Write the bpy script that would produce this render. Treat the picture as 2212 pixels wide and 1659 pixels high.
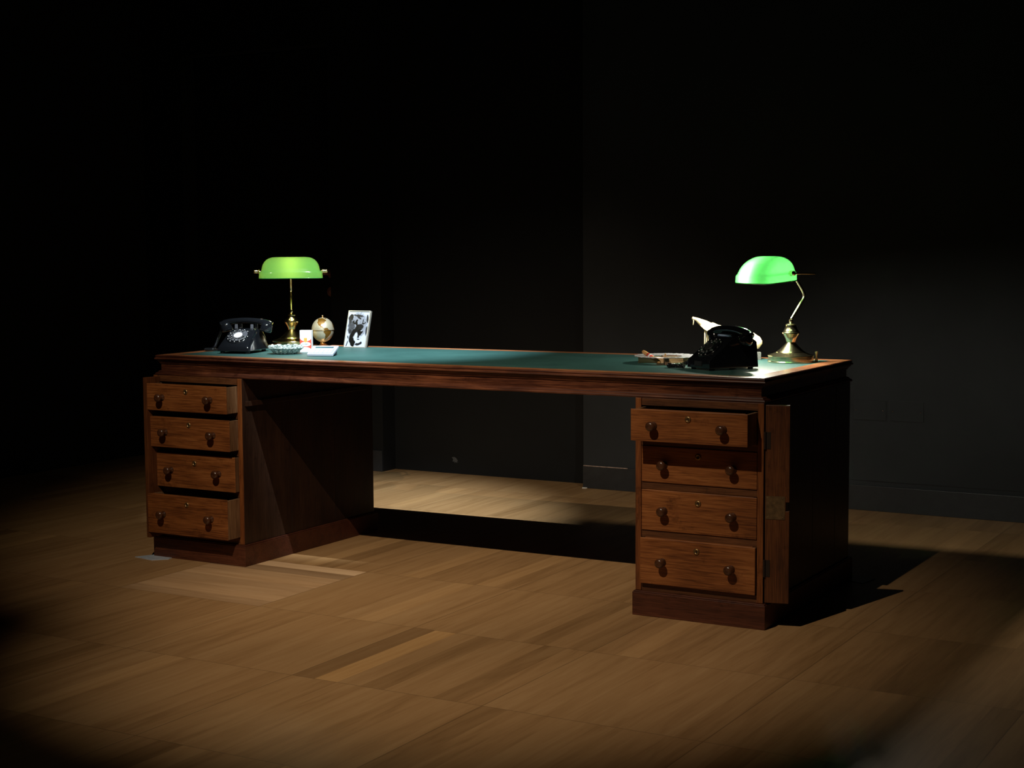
import bpy, bmesh, math, random
from mathutils import Vector, Matrix, noise

for o in list(bpy.data.objects): bpy.data.objects.remove(o)
S = bpy.context.scene
C = S.collection
PI = math.pi

# ------------------------------------------------------------------ camera
cam = bpy.data.cameras.new('camera'); co = bpy.data.objects.new('camera', cam); C.objects.link(co)
cam.sensor_width = 36; cam.lens = 55.61; cam.clip_start = 0.05; cam.clip_end = 100
yaw, pit, rol = 0.5217, 0.0885, -0.0065
Fw = Vector((-math.sin(yaw)*math.cos(pit), math.cos(yaw)*math.cos(pit), -math.sin(pit)))
Rt = Vector((math.cos(yaw), math.sin(yaw), 0)); Up = Rt.cross(Fw)
R2 = Rt*math.cos(rol)+Up*math.sin(rol); U2 = -Rt*math.sin(rol)+Up*math.cos(rol)
co.matrix_world = Matrix(((R2.x, U2.x, -Fw.x, 4.2204), (R2.y, U2.y, -Fw.y, -4.5501), (R2.z, U2.z, -Fw.z, 1.1966), (0, 0, 0, 1)))
S.camera = co

# ------------------------------------------------------------------ world, exposure, ceiling spots, added fill
S.view_settings.view_transform = 'Standard'; S.view_settings.look = 'None'
S.view_settings.gamma = 1; S.view_settings.use_curve_mapping = False; S.view_settings.exposure = 0.0
w = bpy.data.worlds.new('world'); S.world = w; w.use_nodes = True
w.node_tree.nodes['Background'].inputs[0].default_value = (0.02, 0.022, 0.03, 1)
w.node_tree.nodes['Background'].inputs[1].default_value = 0.02

def spot(name, loc, tgt, watts, col, half, blend, rad=0.02):
    l = bpy.data.lights.new(name, 'SPOT'); l.energy = watts; l.color = col
    l.spot_size = 2*math.radians(half); l.spot_blend = blend; l.shadow_soft_size = rad
    o = bpy.data.objects.new(name, l); C.objects.link(o); o.location = loc
    o.rotation_euler = (Vector(tgt)-Vector(loc)).to_track_quat('-Z', 'Y').to_euler()
    return o
spot('spot_front', (1.92, -2.93, 3.6), (1.74, -0.38, 0.0), 365, (1.0, 0.86, 0.66), 20.6, 1.0, 0.012)
spot('spot_front_fill', (1.86, -2.93, 3.6), (0.66, 0.68, 0.30), 365, (1.0, 0.86, 0.66), 20.5, 1.0, 0.012)  # added fill beside the front spot, to lift the left pedestal
spot('spot_left_group', (2.10, -1.09, 3.6), (0.62, 0.66, 0.78), 1850, (0.84, 0.95, 1.0), 12.3, 0.9, 0.012)
def bulb(name, loc, watts, col, rad):
    l = bpy.data.lights.new(name, 'POINT'); l.energy = watts; l.color = col; l.shadow_soft_size = rad
    o = bpy.data.objects.new(name, l); C.objects.link(o); o.location = loc
bulb('bulb_right_lamp', (2.212, 0.612, 1.078), 21.0, (1.0, 0.95, 0.80), 0.022)
bulb('bulb_left_lamp', (0.245, 0.573, 1.085), 1.1, (1.0, 0.90, 0.62), 0.022)

# ------------------------------------------------------------------ material helpers
def newmat(name):
    m = bpy.data.materials.new(name); m.use_nodes = True
    nt = m.node_tree; b = nt.nodes['Principled BSDF']
    return m, nt, b
def N(nt, t, **k):
    n = nt.nodes.new(t)
    for a, v in k.items(): setattr(n, a, v)
    return n
def mth(nt, op, a, b=None, c=None):
    n = N(nt, 'ShaderNodeMath', operation=op)
    for i, v in enumerate((a, b, c)):
        if v is None: continue
        if isinstance(v, (int, float)): n.inputs[i].default_value = v
        else: nt.links.new(v, n.inputs[i])
    return n.outputs[0]
def ramp(nt, fac, stops):
    r = N(nt, 'ShaderNodeValToRGB'); nt.links.new(fac, r.inputs[0])
    el = r.color_ramp.elements
    while len(el) > 1: el.remove(el[-1])
    el[0].position = stops[0][0]; el[0].color = (*stops[0][1], 1)
    for p, c in stops[1:]:
        e = el.new(p); e.color = (*c, 1)
    return r.outputs[0]
def mixc(nt, fac, a, b, mode='MIX'):
    n = N(nt, 'ShaderNodeMix', data_type='RGBA', blend_type=mode)
    for s, v in ((n.inputs[0], fac), (n.inputs[6], a), (n.inputs[7], b)):
        if isinstance(v, (int, float)): s.default_value = v
        elif isinstance(v, tuple): s.default_value = (*v, 1)
        else: nt.links.new(v, s)
    return n.outputs[2]
def noisetex(nt, vec, scale, detail=4, rough=0.55, dist=0.0):
    n = N(nt, 'ShaderNodeTexNoise'); n.inputs['Scale'].default_value = scale
    n.inputs['Detail'].default_value = detail; n.inputs['Roughness'].default_value = rough
    n.inputs['Distortion'].default_value = dist
    if vec is not None: nt.links.new(vec, n.inputs['Vector'])
    return n.outputs[0]
def mapping(nt, scale, vec=None, loc=(0, 0, 0)):
    if vec is None: vec = N(nt, 'ShaderNodeTexCoord').outputs['Object']
    m = N(nt, 'ShaderNodeMapping'); nt.links.new(vec, m.inputs[0])
    m.inputs['Scale'].default_value = scale; m.inputs['Location'].default_value = loc
    return m.outputs[0]
def bump(nt, b, h, s, d=0.001):
    n = N(nt, 'ShaderNodeBump'); n.inputs['Strength'].default_value = s; n.inputs['Distance'].default_value = d
    nt.links.new(h, n.inputs['Height']); nt.links.new(n.outputs[0], b.inputs['Normal'])

def simple(name, col, rough=0.5, metal=0.0, spec=0.5, coat=0.0, var=0.0, vscale=40):
    m, nt, b = newmat(name)
    if var:
        f = noisetex(nt, mapping(nt, (1, 1, 1)), vscale)
        c = ramp(nt, f, [(0.3, tuple(x*(1-var) for x in col)), (0.7, tuple(min(1, x*(1+var)) for x in col))])
        nt.links.new(c, b.inputs['Base Color'])
    else: b.inputs['Base Color'].default_value = (*col, 1)
    b.inputs['Roughness'].default_value = rough; b.inputs['Metallic'].default_value = metal
    b.inputs['Specular IOR Level'].default_value = spec; b.inputs['Coat Weight'].default_value = coat
    return m

def wood(name, dark, mid, light, axis='x', rough=0.4, scale=1.0, spec=0.4):
    """furniture wood: fine pores and broad figure stretched along one axis"""
    m, nt, b = newmat(name)
    st = {'x': (1.0, 14, 14), 'y': (14, 1.0, 14), 'z': (14, 14, 1.0)}[axis]
    st2 = {'x': (3, 90, 90), 'y': (90, 3, 90), 'z': (90, 90, 3)}[axis]
    info = N(nt, 'ShaderNodeObjectInfo')
    off = N(nt, 'ShaderNodeVectorMath', operation='SCALE')
    cmb = N(nt, 'ShaderNodeCombineXYZ')
    for i in range(3): nt.links.new(info.outputs['Random'], cmb.inputs[i])
    nt.links.new(cmb.outputs[0], off.inputs[0]); off.inputs[3].default_value = 7.3
    add = N(nt, 'ShaderNodeVectorMath', operation='ADD')
    nt.links.new(N(nt, 'ShaderNodeTexCoord').outputs['Object'], add.inputs[0]); nt.links.new(off.outputs[0], add.inputs[1])
    v = add.outputs[0]
    f1 = noisetex(nt, mapping(nt, tuple(a*1.6*scale for a in st), v), 1.0, 5, 0.6, 0.6)
    f2 = noisetex(nt, mapping(nt, tuple(a*3.0*scale for a in st2), v), 1.0, 3, 0.6)
    f3 = noisetex(nt, v, 3.5, 3, 0.6)
    f = mth(nt, 'ADD', mth(nt, 'MULTIPLY', f1, 0.34), mth(nt, 'ADD', mth(nt, 'MULTIPLY', f2, 0.42), mth(nt, 'MULTIPLY', f3, 0.28)))
    c = ramp(nt, f, [(0.40, dark), (0.525, mid), (0.65, light)])
    # pores: short dark ticks along the grain, and a few worn stains
    p = noisetex(nt, mapping(nt, tuple(a*5.5 for a in st2), v), 1.0, 2, 0.5)
    c = mixc(nt, 1.0, c, ramp(nt, p, [(0.36, (0.62, 0.58, 0.55)), (0.46, (1, 1, 1))]), 'MULTIPLY')
    stn = noisetex(nt, mapping(nt, (9, 9, 9), v, (3, 1, 2)), 1.0, 6, 0.75)
    c = mixc(nt, 1.0, c, ramp(nt, stn, [(0.30, (0.50, 0.46, 0.44)), (0.42, (1, 1, 1)), (0.66, (1, 1, 1)), (0.80, (1.25, 1.2, 1.15))]), 'MULTIPLY')
    nt.links.new(c, b.inputs['Base Color'])
    b.inputs['Roughness'].default_value = rough; b.inputs['Specular IOR Level'].default_value = spec
    bump(nt, b, f2, 0.25, 0.001)
    return m

M = {}
M['drawer'] = wood('drawer_wood', (0.090, 0.026, 0.008), (0.215, 0.068, 0.017), (0.32, 0.115, 0.032), 'x', 0.42)
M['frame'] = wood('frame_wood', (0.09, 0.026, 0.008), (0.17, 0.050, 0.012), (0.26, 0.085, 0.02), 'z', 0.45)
M['stile'] = wood('stile_wood', (0.05, 0.016, 0.006), (0.10, 0.031, 0.009), (0.15, 0.05, 0.014), 'z', 0.45)
M['rail'] = wood('rail_wood', (0.05, 0.017, 0.007), (0.10, 0.035, 0.012), (0.17, 0.060, 0.02), 'x', 0.45)
M['mahogany'] = wood('mahogany', (0.026, 0.008, 0.005), (0.066, 0.020, 0.010), (0.17, 0.056, 0.024), 'x', 0.32)
M['plinth'] = wood('plinth_wood', (0.040, 0.011, 0.006), (0.075, 0.021, 0.010), (0.12, 0.036, 0.016), 'x', 0.42)
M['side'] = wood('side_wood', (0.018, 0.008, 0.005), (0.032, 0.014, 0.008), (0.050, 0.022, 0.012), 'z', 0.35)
M['pine'] = wood('drawer_lining_wood', (0.10, 0.048, 0.020), (0.19, 0.095, 0.042), (0.29, 0.165, 0.080), 'z', 0.6)
M['border'] = wood('table_border_wood', (0.20, 0.07, 0.03), (0.36, 0.14, 0.06), (0.5, 0.22, 0.1), 'x', 0.3)
M['knob'] = simple('turned_knob_wood', (0.060, 0.022, 0.010), 0.25, coat=0.3, var=0.35)
M['brass_old'] = simple('aged_brass', (0.28, 0.17, 0.07), 0.38, 0.85)
M['brass'] = simple('polished_brass', (0.86, 0.66, 0.30), 0.16, 1.0)
M['brass2'] = simple('pale_brass', (0.80, 0.72, 0.46), 0.19, 1.0)
M['copper'] = simple('copper_gold', (0.90, 0.50, 0.22), 0.2, 1.0)
M['hinge'] = simple('dark_hinge_metal', (0.035, 0.024, 0.018), 0.5, 0.5)
M['plate_metal'] = simple('worn_lock_plate', (0.13, 0.075, 0.030), 0.55, 0.4, var=0.4, vscale=60)
M['black'] = simple('black_plastic', (0.006, 0.007, 0.009), 0.12, coat=0.5)
M['blackmatte'] = simple('black_matte', (0.012, 0.012, 0.014), 0.5)
M['grey_plastic'] = simple('grey_plastic', (0.07, 0.075, 0.09), 0.4)
M['white'] = simple('white_card', (0.66, 0.67, 0.68), 0.5)
M['keycap'] = simple('key_plastic', (0.60, 0.62, 0.66), 0.45)
M['frame_metal'] = simple('silver_frame_metal', (0.52, 0.52, 0.48), 0.3, 0.75)
M['peg'] = simple('pale_yellow_metal', (0.62, 0.52, 0.30), 0.35, 0.2)
M['offwhite'] = simple('off_white', (0.75, 0.74, 0.70), 0.5)
M['chrome'] = simple('chrome', (0.8, 0.82, 0.85), 0.12, 1.0)
M['silver'] = simple('beaten_silver', (0.52, 0.52, 0.55), 0.3, 0.35, var=0.6, vscale=230)
M['calc'] = simple('pale_plastic', (0.36, 0.40, 0.48), 0.35)
M['lcd'] = simple('lcd_glass', (0.03, 0.08, 0.10), 0.2)
M['cream'] = simple('cream_carving', (0.82, 0.66, 0.42), 0.6, var=0.2, vscale=60)
M['palewood'] = wood('pale_wood', (0.45, 0.28, 0.13), (0.6, 0.4, 0.2), (0.72, 0.52, 0.3), 'x', 0.55)
M['brown_end'] = simple('brown_end_grain', (0.20, 0.11, 0.06), 0.6, var=0.3, vscale=90)
M['cigar'] = simple('tan_leaf', (0.50, 0.27, 0.10), 0.6, var=0.3, vscale=80)
M['red'] = simple('red_band', (0.75, 0.06, 0.05), 0.4)
M['stone'] = simple('grey_stone', (0.11, 0.115, 0.11), 0.7, var=0.5, vscale=260)
M['shim'] = simple('plastic_shim', (0.42, 0.46, 0.52), 0.35, var=0.15)
M['bluegrey'] = simple('key_gap', (0.22, 0.27, 0.38), 0.5)

# floor: square wood tiles of short strips, one of them laid crosswise
def floor_mat():
    m, nt, b = newmat('oak_tile_floor')
    sep = N(nt, 'ShaderNodeSeparateXYZ'); nt.links.new(N(nt, 'ShaderNodeTexCoord').outputs['Object'], sep.inputs[0])
    X, Y = sep.outputs[0], sep.outputs[1]
    u = mth(nt, 'DIVIDE', mth(nt, 'SUBTRACT', X, 0.285), 0.6195)
    v = mth(nt, 'DIVIDE', mth(nt, 'ADD', Y, 0.4815), 0.6225)
    iu, iv = mth(nt, 'FLOOR', u), mth(nt, 'FLOOR', v)
    fu, fv = mth(nt, 'SUBTRACT', u, iu), mth(nt, 'SUBTRACT', v, iv)
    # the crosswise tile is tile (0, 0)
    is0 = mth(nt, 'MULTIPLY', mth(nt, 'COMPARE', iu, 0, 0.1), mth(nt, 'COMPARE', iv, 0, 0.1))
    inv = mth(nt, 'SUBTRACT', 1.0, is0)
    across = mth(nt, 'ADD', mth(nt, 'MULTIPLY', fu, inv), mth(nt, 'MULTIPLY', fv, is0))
    along = mth(nt, 'ADD', mth(nt, 'MULTIPLY', Y, inv), mth(nt, 'MULTIPLY', X, is0))
    perp = mth(nt, 'ADD', mth(nt, 'MULTIPLY', X, inv), mth(nt, 'MULTIPLY', Y, is0))
    strip = mth(nt, 'FLOOR', mth(nt, 'MULTIPLY', across, 8.0))
    cmb = N(nt, 'ShaderNodeCombineXYZ'); nt.links.new(mth(nt, 'ADD', iu, 0.31), cmb.inputs[0]); nt.links.new(mth(nt, 'ADD', iv, 0.57), cmb.inputs[1]); nt.links.new(mth(nt, 'ADD', strip, 0.5), cmb.inputs[2])
    wn = N(nt, 'ShaderNodeTexWhiteNoise', noise_dimensions='3D'); nt.links.new(cmb.outputs[0], wn.inputs['Vector'])
    cm2 = N(nt, 'ShaderNodeCombineXYZ'); nt.links.new(mth(nt, 'ADD', iu, 0.11), cm2.inputs[0]); nt.links.new(mth(nt, 'ADD', iv, 0.27), cm2.inputs[1])
    wt = N(nt, 'ShaderNodeTexWhiteNoise', noise_dimensions='3D'); nt.links.new(cm2.outputs[0], wt.inputs['Vector'])
    g = N(nt, 'ShaderNodeCombineXYZ'); nt.links.new(mth(nt, 'MULTIPLY', perp, 26.0), g.inputs[0]); nt.links.new(mth(nt, 'MULTIPLY', along, 1.8), g.inputs[1]); nt.links.new(mth(nt, 'MULTIPLY', wn.outputs[0], 9.0), g.inputs[2])
    gr = noisetex(nt, g.outputs[0], 1.0, 6, 0.62, 0.8)
    g2 = N(nt, 'ShaderNodeCombineXYZ'); nt.links.new(mth(nt, 'MULTIPLY', perp, 170.0), g2.inputs[0]); nt.links.new(mth(nt, 'MULTIPLY', along, 9.0), g2.inputs[1]); nt.links.new(wn.outputs[0], g2.inputs[2])
    fine = noisetex(nt, g2.outputs[0], 1.0, 3, 0.6)
    val = mth(nt, 'ADD', mth(nt, 'ADD', mth(nt, 'MULTIPLY', gr, 0.66), mth(nt, 'MULTIPLY', fine, 0.20)), mth(nt, 'ADD', mth(nt, 'MULTIPLY', wn.outputs[0], 0.10), mth(nt, 'MULTIPLY', wt.outputs[0], 0.06)))
    c = ramp(nt, val, [(0.28, (0.24, 0.125, 0.048)), (0.5, (0.36, 0.200, 0.085)), (0.78, (0.45, 0.27, 0.125))])
    # rare strongly dark and strongly light strips
    rare = ramp(nt, wn.outputs[0], [(0.0, (0.84, 0.83, 0.81)), (0.05, (0.84, 0.83, 0.81)), (0.055, (1, 1, 1)), (0.93, (1, 1, 1)), (0.935, (1.12, 1.12, 1.10))])
    c = mixc(nt, 1.0, c, rare, 'MULTIPLY')
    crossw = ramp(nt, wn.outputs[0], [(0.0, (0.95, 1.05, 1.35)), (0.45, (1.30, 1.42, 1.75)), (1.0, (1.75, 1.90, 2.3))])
    c = mixc(nt, mth(nt, 'MULTIPLY', is0, 0.8), c, mixc(nt, 1.0, c, crossw, 'MULTIPLY'))  # crosswise strips lightened, part of their sheen put into the colour
    # end strip of the crosswise tile, its reflected light painted into the colour, and a dark and a light strip side by side nearer the front
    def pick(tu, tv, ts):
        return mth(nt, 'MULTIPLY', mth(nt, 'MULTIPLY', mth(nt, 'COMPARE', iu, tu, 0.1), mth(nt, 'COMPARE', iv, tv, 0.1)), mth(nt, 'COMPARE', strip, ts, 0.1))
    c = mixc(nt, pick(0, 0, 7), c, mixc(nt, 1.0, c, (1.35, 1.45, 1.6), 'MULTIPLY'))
    c = mixc(nt, pick(2, -1, 0), c, mixc(nt, 1.0, c, (0.72, 0.70, 0.68), 'MULTIPLY'))
    c = mixc(nt, pick(2, -1, 1), c, mixc(nt, 1.0, c, (1.15, 1.13, 1.05), 'MULTIPLY'))
    # seams between tiles
    du = mth(nt, 'MULTIPLY', mth(nt, 'MINIMUM', fu, mth(nt, 'SUBTRACT', 1.0, fu)), 0.6195)
    dv = mth(nt, 'MULTIPLY', mth(nt, 'MINIMUM', fv, mth(nt, 'SUBTRACT', 1.0, fv)), 0.6225)
    d = mth(nt, 'MINIMUM', du, dv)
    seam = mth(nt, 'LESS_THAN', d, 0.0016)
    fs = mth(nt, 'ABSOLUTE', mth(nt, 'SUBTRACT', mth(nt, 'FRACT', mth(nt, 'MULTIPLY', across, 8.0)), 0.5))
    sline = mth(nt, 'GREATER_THAN', fs, 0.488)
    c = mixc(nt, mth(nt, 'MULTIPLY', sline, 0.12), c, (0.10, 0.055, 0.025))
    c = mixc(nt, mth(nt, 'MULTIPLY', seam, 0.42), c, (0.05, 0.03, 0.015))
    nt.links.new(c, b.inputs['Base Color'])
    b.inputs['Roughness'].default_value = 0.42; b.inputs['Specular IOR Level'].default_value = 0.4
    bump(nt, b, mth(nt, 'SUBTRACT', fine, mth(nt, 'MULTIPLY', seam, 1.5)), 0.15, 0.001)
    return m
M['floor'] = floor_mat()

def wall_mat(name, col, smudge=False):
    m, nt, b = newmat(name)
    tc = N(nt, 'ShaderNodeTexCoord').outputs['Object']
    f = noisetex(nt, tc, 2.5, 4)
    c = ramp(nt, f, [(0.3, tuple(x*0.85 for x in col)), (0.7, tuple(x*1.15 for x in col))])
    if smudge:
        vm = N(nt, 'ShaderNodeVectorMath', operation='DISTANCE'); nt.links.new(tc, vm.inputs[0])
        vm.inputs[1].default_value = (-0.125, 2.40, 0.07)
        n2 = noisetex(nt, tc, 45, 4, 0.7)
        k = mth(nt, 'LESS_THAN', mth(nt, 'ADD', vm.outputs['Value'], mth(nt, 'MULTIPLY', n2, 0.05)), 0.047)
        c = mixc(nt, mth(nt, 'MULTIPLY', k, 0.5), c, (0.16, 0.16, 0.17))
    nt.links.new(c, b.inputs['Base Color'])
    b.inputs['Roughness'].default_value = 0.72; b.inputs['Specular IOR Level'].default_value = 0.25
    bump(nt, b, noisetex(nt, tc, 380, 2), 0.12, 0.001)
    return m
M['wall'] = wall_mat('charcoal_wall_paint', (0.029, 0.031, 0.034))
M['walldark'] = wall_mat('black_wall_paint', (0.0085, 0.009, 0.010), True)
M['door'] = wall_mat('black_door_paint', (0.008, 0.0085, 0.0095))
M['base'] = simple('baseboard_paint', (0.024, 0.025, 0.028), 0.45, var=0.15)
M['lit_chip'] = simple('chipped_edge_lit_paint', (0.42, 0.30, 0.25), 0.7, var=0.4, vscale=90)
M['ceil'] = simple('black_ceiling_paint', (0.01, 0.01, 0.011), 0.8, var=0.1)
M['handle_dark'] = simple('dark_bronze', (0.40, 0.16, 0.11), 0.4, 0.15)

def leather():
    m, nt, b = newmat('green_leather')
    tc = N(nt, 'ShaderNodeTexCoord').outputs['Object']
    f = noisetex(nt, tc, 5, 5, 0.6, 0.5); f2 = noisetex(nt, tc, 260, 3, 0.7)
    c = ramp(nt, f, [(0.3, (0.021, 0.070, 0.066)), (0.7, (0.034, 0.102, 0.096))])
    sp = ramp(nt, noisetex(nt, mapping(nt, (30, 60, 30)), 1.0, 6, 0.75), [(0.70, (1, 1, 1)), (0.80, (1.8, 1.7, 1.6))])
    nt.links.new(mixc(nt, 1.0, c, sp, 'MULTIPLY'), b.inputs['Base Color'])
    b.inputs['Roughness'].default_value = 0.5; b.inputs['Specular IOR Level'].default_value = 0.45
    bump(nt, b, f2, 0.5, 0.0008)
    return m
M['leather'] = leather()

def shade_mat(name, diff, trans, k):
    m, nt, b = newmat(name); out = nt.nodes['Material Output']; nt.nodes.remove(b)
    d = N(nt, 'ShaderNodeBsdfDiffuse'); d.inputs[0].default_value = (*diff, 1)
    t = N(nt, 'ShaderNodeBsdfTranslucent'); t.inputs[0].default_value = (*trans, 1)
    g = N(nt, 'ShaderNodeBsdfGlossy'); g.inputs[0].default_value = (1, 1, 1, 1); g.inputs['Roughness'].default_value = 0.08
    mx = N(nt, 'ShaderNodeMixShader'); mx.inputs[0].default_value = k
    nt.links.new(d.outputs[0], mx.inputs[1]); nt.links.new(t.outputs[0], mx.inputs[2])
    fr = N(nt, 'ShaderNodeFresnel'); fr.inputs[0].default_value = 1.5
    m2 = N(nt, 'ShaderNodeMixShader'); nt.links.new(mth(nt, 'MULTIPLY', fr.outputs[0], 0.8), m2.inputs[0])
    nt.links.new(mx.outputs[0], m2.inputs[1]); nt.links.new(g.outputs[0], m2.inputs[2])
    nt.links.new(m2.outputs[0], out.inputs[0])
    return m
M['shade1'] = shade_mat('lime_glass', (0.055, 0.24, 0.05), (0.13, 0.21, 0.03), 0.45)
M['shade2'] = shade_mat('emerald_glass', (0.006, 0.09, 0.016), (0.022, 0.15, 0.030), 0.35)

def crystal():
    m, nt, b = newmat('cut_crystal')
    v = N(nt, 'ShaderNodeTexVoronoi'); v.inputs['Scale'].default_value = 170
    nt.links.new(N(nt, 'ShaderNodeTexCoord').outputs['Object'], v.inputs['Vector'])
    sp = N(nt, 'ShaderNodeSeparateColor'); nt.links.new(v.outputs['Color'], sp.inputs[0])
    nt.links.new(ramp(nt, sp.outputs[0], [(0.0, (0.08, 0.12, 0.11)), (0.35, (0.38, 0.48, 0.46)), (0.7, (0.80, 0.88, 0.86))]), b.inputs['Base Color'])  # light and dark facets: sparkle painted into the base colour
    b.inputs['Roughness'].default_value = 0.04
    b.inputs['Transmission Weight'].default_value = 0.5; b.inputs['IOR'].default_value = 1.55
    nm = N(nt, 'ShaderNodeBump'); nm.inputs['Strength'].default_value = 0.8; nm.inputs['Distance'].default_value = 0.002
    nt.links.new(sp.outputs[1], nm.inputs['Height']); nt.links.new(nm.outputs[0], b.inputs['Normal'])
    return m
M['crystal'] = crystal()

def attr_mat(name, rough=0.5, metal=0.0, spec=0.5):
    m, nt, b = newmat(name)
    a = N(nt, 'ShaderNodeAttribute', attribute_name='tint')
    f = noisetex(nt, mapping(nt, (1, 1, 1)), 700, 3, 0.6)
    nt.links.new(mixc(nt, 1.0, a.outputs['Color'], ramp(nt, f, [(0.3, (0.86, 0.86, 0.86)), (0.7, (1, 1, 1))]), 'MULTIPLY'), b.inputs['Base Color'])
    b.inputs['Roughness'].default_value = rough; b.inputs['Metallic'].default_value = metal; b.inputs['Specular IOR Level'].default_value = spec
    return m
M['photo'] = attr_mat('photo_print', 0.35)
M['globe'] = attr_mat('engraved_metal', 0.42, 0.45)

# ------------------------------------------------------------------ mesh helpers
def B(): return bmesh.new()
def box(bm, x0, x1, y0, y1, z0, z1):
    vs = [bm.verts.new(p) for p in ((x0, y0, z0), (x1, y0, z0), (x1, y1, z0), (x0, y1, z0), (x0, y0, z1), (x1, y0, z1), (x1, y1, z1), (x0, y1, z1))]
    for f in ((0, 3, 2, 1), (4, 5, 6, 7), (0, 1, 5, 4), (1, 2, 6, 5), (2, 3, 7, 6), (3, 0, 4, 7)):
        bm.faces.new([vs[i] for i in f])
    return bm
def lathe(bm, prof, seg=48, mat=None, cap=True):
    """prof: (radius, height); mat: matrix placing the +Z axis"""
    mat = mat or Matrix(); rings = []
    for r, z in prof:
        rings.append([bm.verts.new(mat @ Vector((r*math.cos(2*PI*i/seg), r*math.sin(2*PI*i/seg), z))) for i in range(seg)])
    for a, b in zip(rings, rings[1:]):
        for i in range(seg):
            j = (i+1) % seg
            try: bm.faces.new((a[i], a[j], b[j], b[i]))
            except ValueError: pass
    if cap:
        bm.faces.new(rings[0][::-1]); bm.faces.new(rings[-1])
    return bm
def tube(bm, pts, rad, seg=10, closed=False):
    pts = [Vector(p) for p in pts]; n = len(pts)
    rr = rad if isinstance(rad, (list, tuple)) else [rad]*n
    rings = []; prev = None
    for i, p in enumerate(pts):
        if closed: t = pts[(i+1) % n]-pts[i-1]
        else: t = pts[min(i+1, n-1)]-pts[max(i-1, 0)]
        t.normalize()
        if prev is None:
            a = t.orthogonal().normalized()
        else:
            a = (prev - t*prev.dot(t))
            a = a.normalized() if a.length > 1e-6 else t.orthogonal().normalized()
        prev = a; b = t.cross(a)
        rings.append([bm.verts.new(p+(a*math.cos(2*PI*k/seg)+b*math.sin(2*PI*k/seg))*rr[i]) for k in range(seg)])
    m = n if closed else n-1
    for i in range(m):
        A, Bq = rings[i], rings[(i+1) % n]
        for k in range(seg):
            bm.faces.new((A[k], A[(k+1) % seg], Bq[(k+1) % seg], Bq[k]))
    if not closed:
        bm.faces.new(rings[0][::-1]); bm.faces.new(rings[-1])
    return bm
def prism(bm, pts, h0, h1, axis='z'):
    """extrude 2D outline; axis z: pts (x,y); axis x: pts (y,z); axis y: pts (x,z)"""
    def P(p, h): return {'z': (p[0], p[1], h), 'x': (h, p[0], p[1]), 'y': (p[0], h, p[1])}[axis]
    a = [bm.verts.new(P(p, h0)) for p in pts]; b = [bm.verts.new(P(p, h1)) for p in pts]
    n = len(pts)
    bm.faces.new(a[::-1]); bm.faces.new(b)
    for i in range(n): bm.faces.new((a[i], a[(i+1) % n], b[(i+1) % n], b[i]))
    return bm
def obj(name, bm, mat, parent=None, loc=(0, 0, 0), rot=(0, 0, 0), smooth=False, bevel=0.0, seg=2, sub=0):
    bmesh.ops.recalc_face_normals(bm, faces=bm.faces)
    me = bpy.data.meshes.new(name); bm.to_mesh(me); bm.free()
    o = bpy.data.objects.new(name, me); C.objects.link(o)
    for m in (mat if isinstance(mat, (list, tuple)) else [mat]): me.materials.append(m)
    if smooth:
        me.shade_smooth() if smooth is True else me.set_sharp_from_angle(angle=math.radians(smooth))
        if smooth is not True: pass
    if bevel:
        b = o.modifiers.new('bevel', 'BEVEL'); b.width = bevel; b.segments = seg; b.limit_method = 'ANGLE'; b.angle_limit = math.radians(35)
    if sub:
        s = o.modifiers.new('sub', 'SUBSURF'); s.levels = sub; s.render_levels = sub
    if parent is not None: o.parent = parent
    o.location = loc; o.rotation_euler = rot
    return o
def smooth_by(o, ang=40):
    o.data.shade_smooth(); o.data.set_sharp_from_angle(angle=math.radians(ang)); return o
def thing(name, label, cat, loc, rz=0, group=None):
    o = bpy.data.objects.new(name, None); C.objects.link(o); o.empty_display_size = 0.05
    o.location = loc; o.rotation_euler = (0, 0, rz); o['label'] = label; o['category'] = cat
    if group: o['group'] = group
    return o
def tag(o, label, cat, group=None):
    o['label'] = label; o['category'] = cat
    if group: o['group'] = group
    return o
def struct(name, bm, mat, label=None, **k):
    o = obj(name, bm, mat, **k); o['kind'] = 'structure'
    if label: o['label'] = label
    return o

# ------------------------------------------------------------------ room
XL, XR, YB, YF, ZC = -2.13, 6.2, 2.30, -7.0, 4.0
YR = 2.415
DX0, DX1, RX0, RX1 = -1.84, -0.829, -0.505, 0.685
bm = B(); box(bm, XL-0.2, XR+0.2, YF-0.2, YR+0.2, -0.1, 0.0)
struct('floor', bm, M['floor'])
bm = B(); box(bm, XL-0.2, XR+0.2, YF-0.2, YR+0.2, ZC, ZC+0.1); struct('ceiling', bm, M['ceil'])
bm = B()
box(bm, XL, DX0, YB, YR+0.15, 0, ZC)
box(bm, DX0, DX1, YB, YR+0.15, 2.25, ZC)
box(bm, DX0, DX1, YR+0.05, YR+0.15, 0, 2.25)
box(bm, DX1, RX0, YB, YR+0.15, 0, ZC)
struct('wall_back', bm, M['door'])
bm = B(); box(bm, RX1, XR, YB, YR+0.15, 0, ZC)
struct('wall_back_right', bm, M['wall'])
bm = B(); box(bm, RX0, RX1, YR, YR+0.15, 0, ZC)
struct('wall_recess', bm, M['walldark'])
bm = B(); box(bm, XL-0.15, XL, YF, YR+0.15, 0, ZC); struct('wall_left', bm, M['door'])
bm = B(); box(bm, XR, XR+0.15, YF, YR+0.15, 0, ZC); struct('wall_right', bm, M['ceil'])
bm = B(); box(bm, XL-0.15, XR+0.15, YF-0.15, YF, 0, ZC); struct('wall_front', bm, M['ceil'])
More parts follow.
